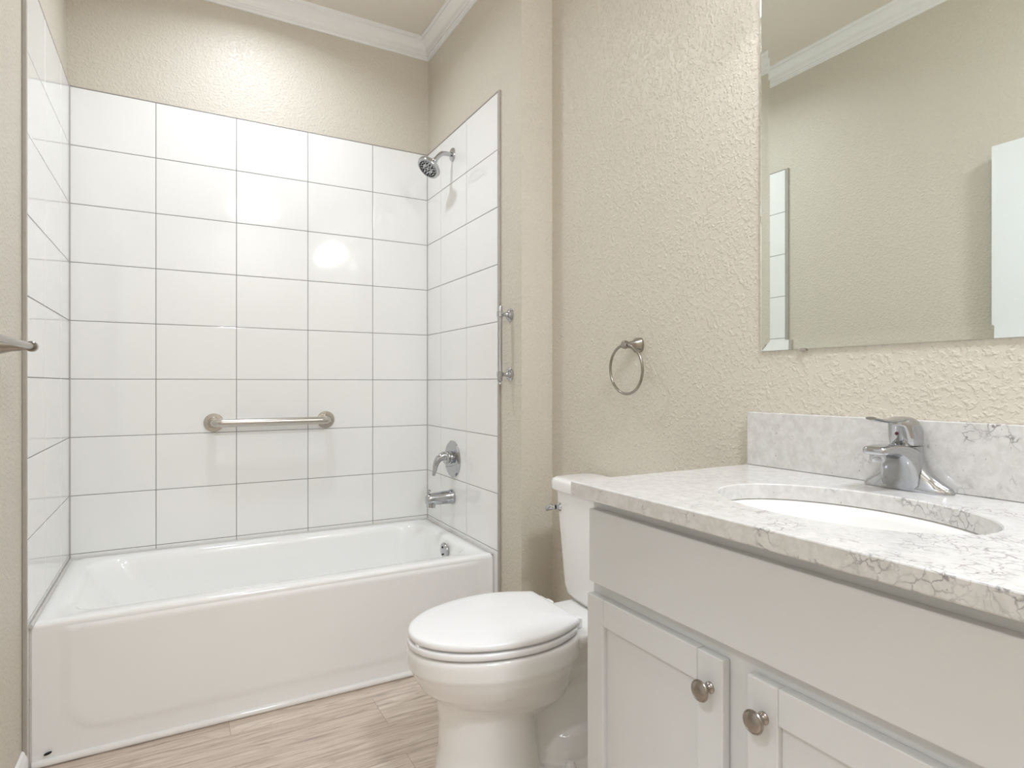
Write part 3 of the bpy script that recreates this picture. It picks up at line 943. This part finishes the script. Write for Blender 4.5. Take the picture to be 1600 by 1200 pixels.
# undermount basin
sink = thing('sink', 'white oval undermount sink bowl in the quartz counter', 'sink', (SXC, SYC, CZ0))
bm = B()
def ov_(g, z, n=72):
    return [(SXC + (SA + g) * math.cos(2 * PI * k / n), SYC + (SB + g) * math.sin(2 * PI * k / n), z) for k in range(n)]
def ovs(f, z, n=72):
    return [(SXC + (SA - 0.004) * f * math.cos(2 * PI * k / n), SYC + (SB - 0.004) * f * math.sin(2 * PI * k / n), z) for k in range(n)]
z0 = CZ0 - 0.001
loft(bm, [ov_(0.022, z0 - 0.014), ov_(0.022, z0), ov_(0.004, z0), ovs(1.005, z0 - 0.004), ovs(0.99, z0 - 0.016), ovs(0.955, z0 - 0.045), ovs(0.88, z0 - 0.080), ovs(0.74, z0 - 0.110), ovs(0.52, z0 - 0.130), ovs(0.25, z0 - 0.139), ovs(0.10, z0 - 0.141)], cap0=False)
rv = [ov_(0.022, z0 - 0.014), ovs(1.04, z0 - 0.05), ovs(0.93, z0 - 0.095), ovs(0.6, z0 - 0.140), ovs(0.12, z0 - 0.152)]
loft(bm, rv, cap0=False)
obj('bowl', bm, M['ceramic'], sink, angle=60, recalc=True)
bm = B(); lathe(bm, [(0.022, 0.0), (0.022, 0.002), (0.017, 0.003), (0.016, 0.006), (0.010, 0.009), (0.0, 0.010)], (SXC, SYC, z0 - 0.141), (0, 0, 1), n=28)
obj('drain', bm, M['chrome'], sink)

# faucet -----------------------------------------------------------------
FX, FY, FZ = 1.2265, 0.643, CZ1 + 0.0003
fau = thing('faucet', 'chrome single-lever centerset faucet standing behind the sink', 'faucet', (FX, FY, FZ))
def F(f, w, z):
    return Vector((FX - f, FY + w, FZ + z))
bm = B()
def sect(fc_, a, b, z, p=2.3, n=40, lean=0.0):
    out = []
    for k in range(n):
        t = 2 * PI * k / n
        c, s = math.cos(t), math.sin(t)
        q = (abs(c) ** p + abs(s) ** p) ** (-1 / p)
        out.append(F(fc_ + a * q * c, b * q * s, z))
    return out
loft(bm, [sect(0.0, 0.0245, 0.0805, 0.0, 2.4), sect(0.0, 0.025, 0.081, 0.004, 2.4), sect(0.0, 0.0245, 0.077, 0.010, 2.2), sect(0.0, 0.0245, 0.066, 0.017, 2.2), sect(0.001, 0.0245, 0.054, 0.025, 2.4), sect(0.002, 0.0245, 0.043, 0.035, 2.6),
          sect(0.002, 0.0245, 0.034, 0.047, 2.7), sect(0.002, 0.0245, 0.029, 0.058, 2.7), sect(0.002, 0.0245, 0.0265, 0.070, 2.5), sect(0.001, 0.0245, 0.0255, 0.083, 2.4)])
obj('body', bm, M['chrome'], fau, angle=60)
bm = B()
def spsec(f, w, zt, zb, n=28, p=2.8):
    zc, hz = (zt + zb) / 2, (zt - zb) / 2
    out = []
    for k in range(n):
        t = 2 * PI * k / n
        c, s = math.cos(t), math.sin(t)
        q = (abs(c) ** p + abs(s) ** p) ** (-1 / p)
        out.append(F(f, w * q * c, zc + hz * q * s))
    return out
loft(bm, [spsec(0.0, 0.028, 0.083, 0.001, p=4), spsec(0.018, 0.0345, 0.084, 0.001, p=4), spsec(0.0275, 0.0340, 0.0855, 0.002, p=4.5), spsec(0.031, 0.0330, 0.086, 0.014, p=4.5), spsec(0.036, 0.0310, 0.087, 0.032, p=4.5), spsec(0.043, 0.0285, 0.088, 0.048, p=4.5), spsec(0.053, 0.0260, 0.0885, 0.060, p=4.5), spsec(0.066, 0.0245, 0.0890, 0.0675, p=4), spsec(0.082, 0.0235, 0.0888, 0.0700, p=4),
          spsec(0.098, 0.0228, 0.0880, 0.0705, p=4), spsec(0.108, 0.0215, 0.0870, 0.0710, p=4), spsec(0.1135, 0.0190, 0.0855, 0.0720, p=4), spsec(0.1155, 0.0155, 0.0835, 0.0740, p=4)])
obj('spout', bm, M['chrome'], fau, angle=60)
bm = B(); lathe(bm, [(0.0, -0.002), (0.0140, -0.002), (0.0140, 0.009), (0.0130, 0.0115), (0.0105, 0.0115), (0.010, 0.006), (0.0, 0.006)], F(0.0955, 0.001, 0.0708), (0, 0, -1), n=28)
obj('aerator', bm, M['chrome'], fau)
bm = B()
loft(bm, [sect(0.004, 0.0285, 0.0245, 0.0855), sect(0.004, 0.0295, 0.0255, 0.088), sect(0.005, 0.0305, 0.0265, 0.100), sect(0.006, 0.0308, 0.0265, 0.112), sect(0.009, 0.0300, 0.0255, 0.122), sect(0.013, 0.0270, 0.0235, 0.130), sect(0.018, 0.0215, 0.020, 0.1355), sect(0.021, 0.012, 0.013, 0.1385)])
hnd = obj('handle', bm, M['chrome'], fau, angle=60)
bm = B()
pts = [(0.0, 0.0135, 0.1330, 0.006), (0.014, 0.0175, 0.1345, 0.0055), (0.030, 0.0180, 0.1350, 0.005), (0.050, 0.0165, 0.1335, 0.0045), (0.070, 0.0140, 0.1325, 0.004), (0.092, 0.0125, 0.1340, 0.0036), (0.110, 0.0120, 0.1370, 0.0032), (0.120, 0.0095, 0.1390, 0.0028)]
loft(bm, [spsec(f, w, zc + h / 1.0, zc - h / 1.0, p=2.2) for f, w, zc, h in pts])
obj('lever', bm, M['chrome'], hnd, angle=60)
bm = B(); lathe(bm, [(0.0033, -0.001), (0.0033, 0.0008), (0.0024, 0.0014), (0, 0.0015)], F(0.0362, 0.0, 0.108), (-1, 0, 0), n=18)
dot = obj('temperature_dot', bm, M['red'], hnd)
dot['label'] = 'small dark red temperature dot'

# mirror --------------------------------------------------------------
MY0, MY1, MZ0, MZ1 = 0.262, 1.0105, 1.185, 2.10
MXS, MXF = XW - 0.0020, XW - 0.0075          # silver, glass front
mir = thing('mirror', 'large frameless wall mirror with angled glass border above the backsplash', 'mirror', (XW, (MY0 + MY1) / 2, MZ0))
bm = B(); box(bm, (MXS, MY0 + 0.0008, MZ0 + 0.0008), (XW - 0.0005, MY1 - 0.0008, MZ1 - 0.0008))
obj('silver_backing', bm, M['mirror'], mir, smooth=False)
bm = B()
bw, bd = 0.0245, 0.0022
def mrect(ins, x):
    return [bm.verts.new((x, y, z)) for y, z in ((MY0 + ins, MZ0 + ins), (MY1 - ins, MZ0 + ins), (MY1 - ins, MZ1 - ins), (MY0 + ins, MZ1 - ins))]
bk_, ed, fr = mrect(0, MXS - 0.0001), mrect(0, MXF + bd), mrect(bw, MXF)
for A, Bq in ((bk_, ed), (ed, fr)):
    for k in range(4):
        bm.faces.new((A[k], A[(k + 1) % 4], Bq[(k + 1) % 4], Bq[k]))
bm.faces.new(fr)
bm.faces.new(bk_[::-1])
obj('glass', bm, M['glass'], mir, smooth=False)
for y in (0.893, 0.38):
    bm = B()
    box(bm, (MXF - 0.002, y - 0.009, MZ0 - 0.0042), (XW - 0.0005, y + 0.009, MZ0 - 0.0004), 0.0006)
    box(bm, (MXF - 0.002, y - 0.005, MZ0 - 0.001), (MXF + 0.0015, y + 0.005, MZ0 + 0.0022), 0.0004)
    obj('mirror_clip', bm, M['steel'], mir, smooth=False)

# ------------------------------------------------------------------ lamps
def recessed(x, y, watts, r, label):
    t = thing('recessed_ceiling_light', label, 'ceiling light', (x, y, ZC))
    bm = B(); lathe(bm, [(r * 1.28, 0.0), (r * 1.28, 0.004), (r * 1.1, 0.010), (r, 0.006), (r, 0.0)], (x, y, ZC), (0, 0, -1), n=40, cap0=False, cap1=False)
    obj('trim_ring', bm, M['trim'], t)
    bm = B(); lathe(bm, [(r, 0.0), (r, 0.003), (0.0, 0.004)], (x, y, ZC - 0.001), (0, 0, -1), n=40)
    obj('lens', bm, M['lens'], t)
    ld = bpy.data.lights.new('downlight', 'AREA')
    ld.spread = math.radians(152)
    ld.shape = 'DISK'; ld.size = r * 2; ld.energy = watts; ld.color = (0.90, 0.97, 1.10)
    lo = link(bpy.data.objects.new('downlight', ld))
    lo.parent = t
    lo.location = (0, 0, -0.012)
recessed(0.30, 2.42, TUB_W, 0.07, 'recessed ceiling light over the middle of the bathtub')
def flush(x, y, watts, label):
    t = thing('fill_ceiling_light', label, 'ceiling light', (x, y, ZC))
    bm = B(); lathe(bm, [(0.0, 0.0), (0.15, 0.0), (0.15, 0.02), (0.14, 0.025), (0.0, 0.025)], (x, y, ZC), (0, 0, -1), n=40)
    obj('base', bm, M['nickel'], t)
    bm = B(); lathe(bm, [(0.135, 0.025), (0.13, 0.045), (0.10, 0.07), (0.05, 0.085), (0.0, 0.088)], (x, y, ZC), (0, 0, -1), n=40, cap0=False)
    obj('glass_bowl', bm, M['globe'], t)
    ld = bpy.data.lights.new('fill_lamp', 'AREA')
    ld.shape = 'DISK'; ld.size = 0.34; ld.energy = watts; ld.color = (0.90, 0.97, 1.10)
    lo = link(bpy.data.objects.new('fill_lamp', ld)); lo.parent = t; lo.location = (0, 0, -0.10)
flush(0.62, -0.28, ROOM_FILL_W, 'added round flush ceiling light, unseen fill for the bathroom')  # unseen lamp added as soft fill to even out the room
flush(-1.10, -0.05, HALL_FILL_W, 'added round flush ceiling light, unseen fill from the hall doorway')  # added to send fill through the doorway onto floor and cabinet fronts
vl = thing('vanity_light', 'nickel vanity light bar with three globes above the mirror', 'wall light', (XW, 0.64, 2.25))
bm = B(); box(bm, (XW - 0.025, 0.40, 2.22), (XW - 0.0005, 0.88, 2.29), 0.004)
obj('back_plate', bm, M['nickel'], vl)
for y in (0.45, 0.64, 0.83):
    bm = B(); tube(bm, spline([(XW - 0.024, y, 2.255), (XW - 0.07, y, 2.262), (XW - 0.10, y, 2.245)], 6), 0.007, n=12)
    arm = obj('arm', bm, M['nickel'], vl)
    bm = B(); lathe(bm, [(0.02, 0.0), (0.032, 0.02), (0.046, 0.055), (0.05, 0.09), (0.046, 0.11), (0.0, 0.112)], (XW - 0.10, y, 2.245), (0, 0, -1), n=28)
    obj('glass_shade', bm, M['globe'], arm)
    ld = bpy.data.lights.new('vanity_lamp', 'POINT')
    ld.energy = VAN_W; ld.shadow_soft_size = 0.05; ld.color = (0.90, 0.97, 1.10)
    lo = link(bpy.data.objects.new('vanity_lamp', ld)); lo.parent = vl; lo.location = (-0.17, y - 0.64, -0.06)
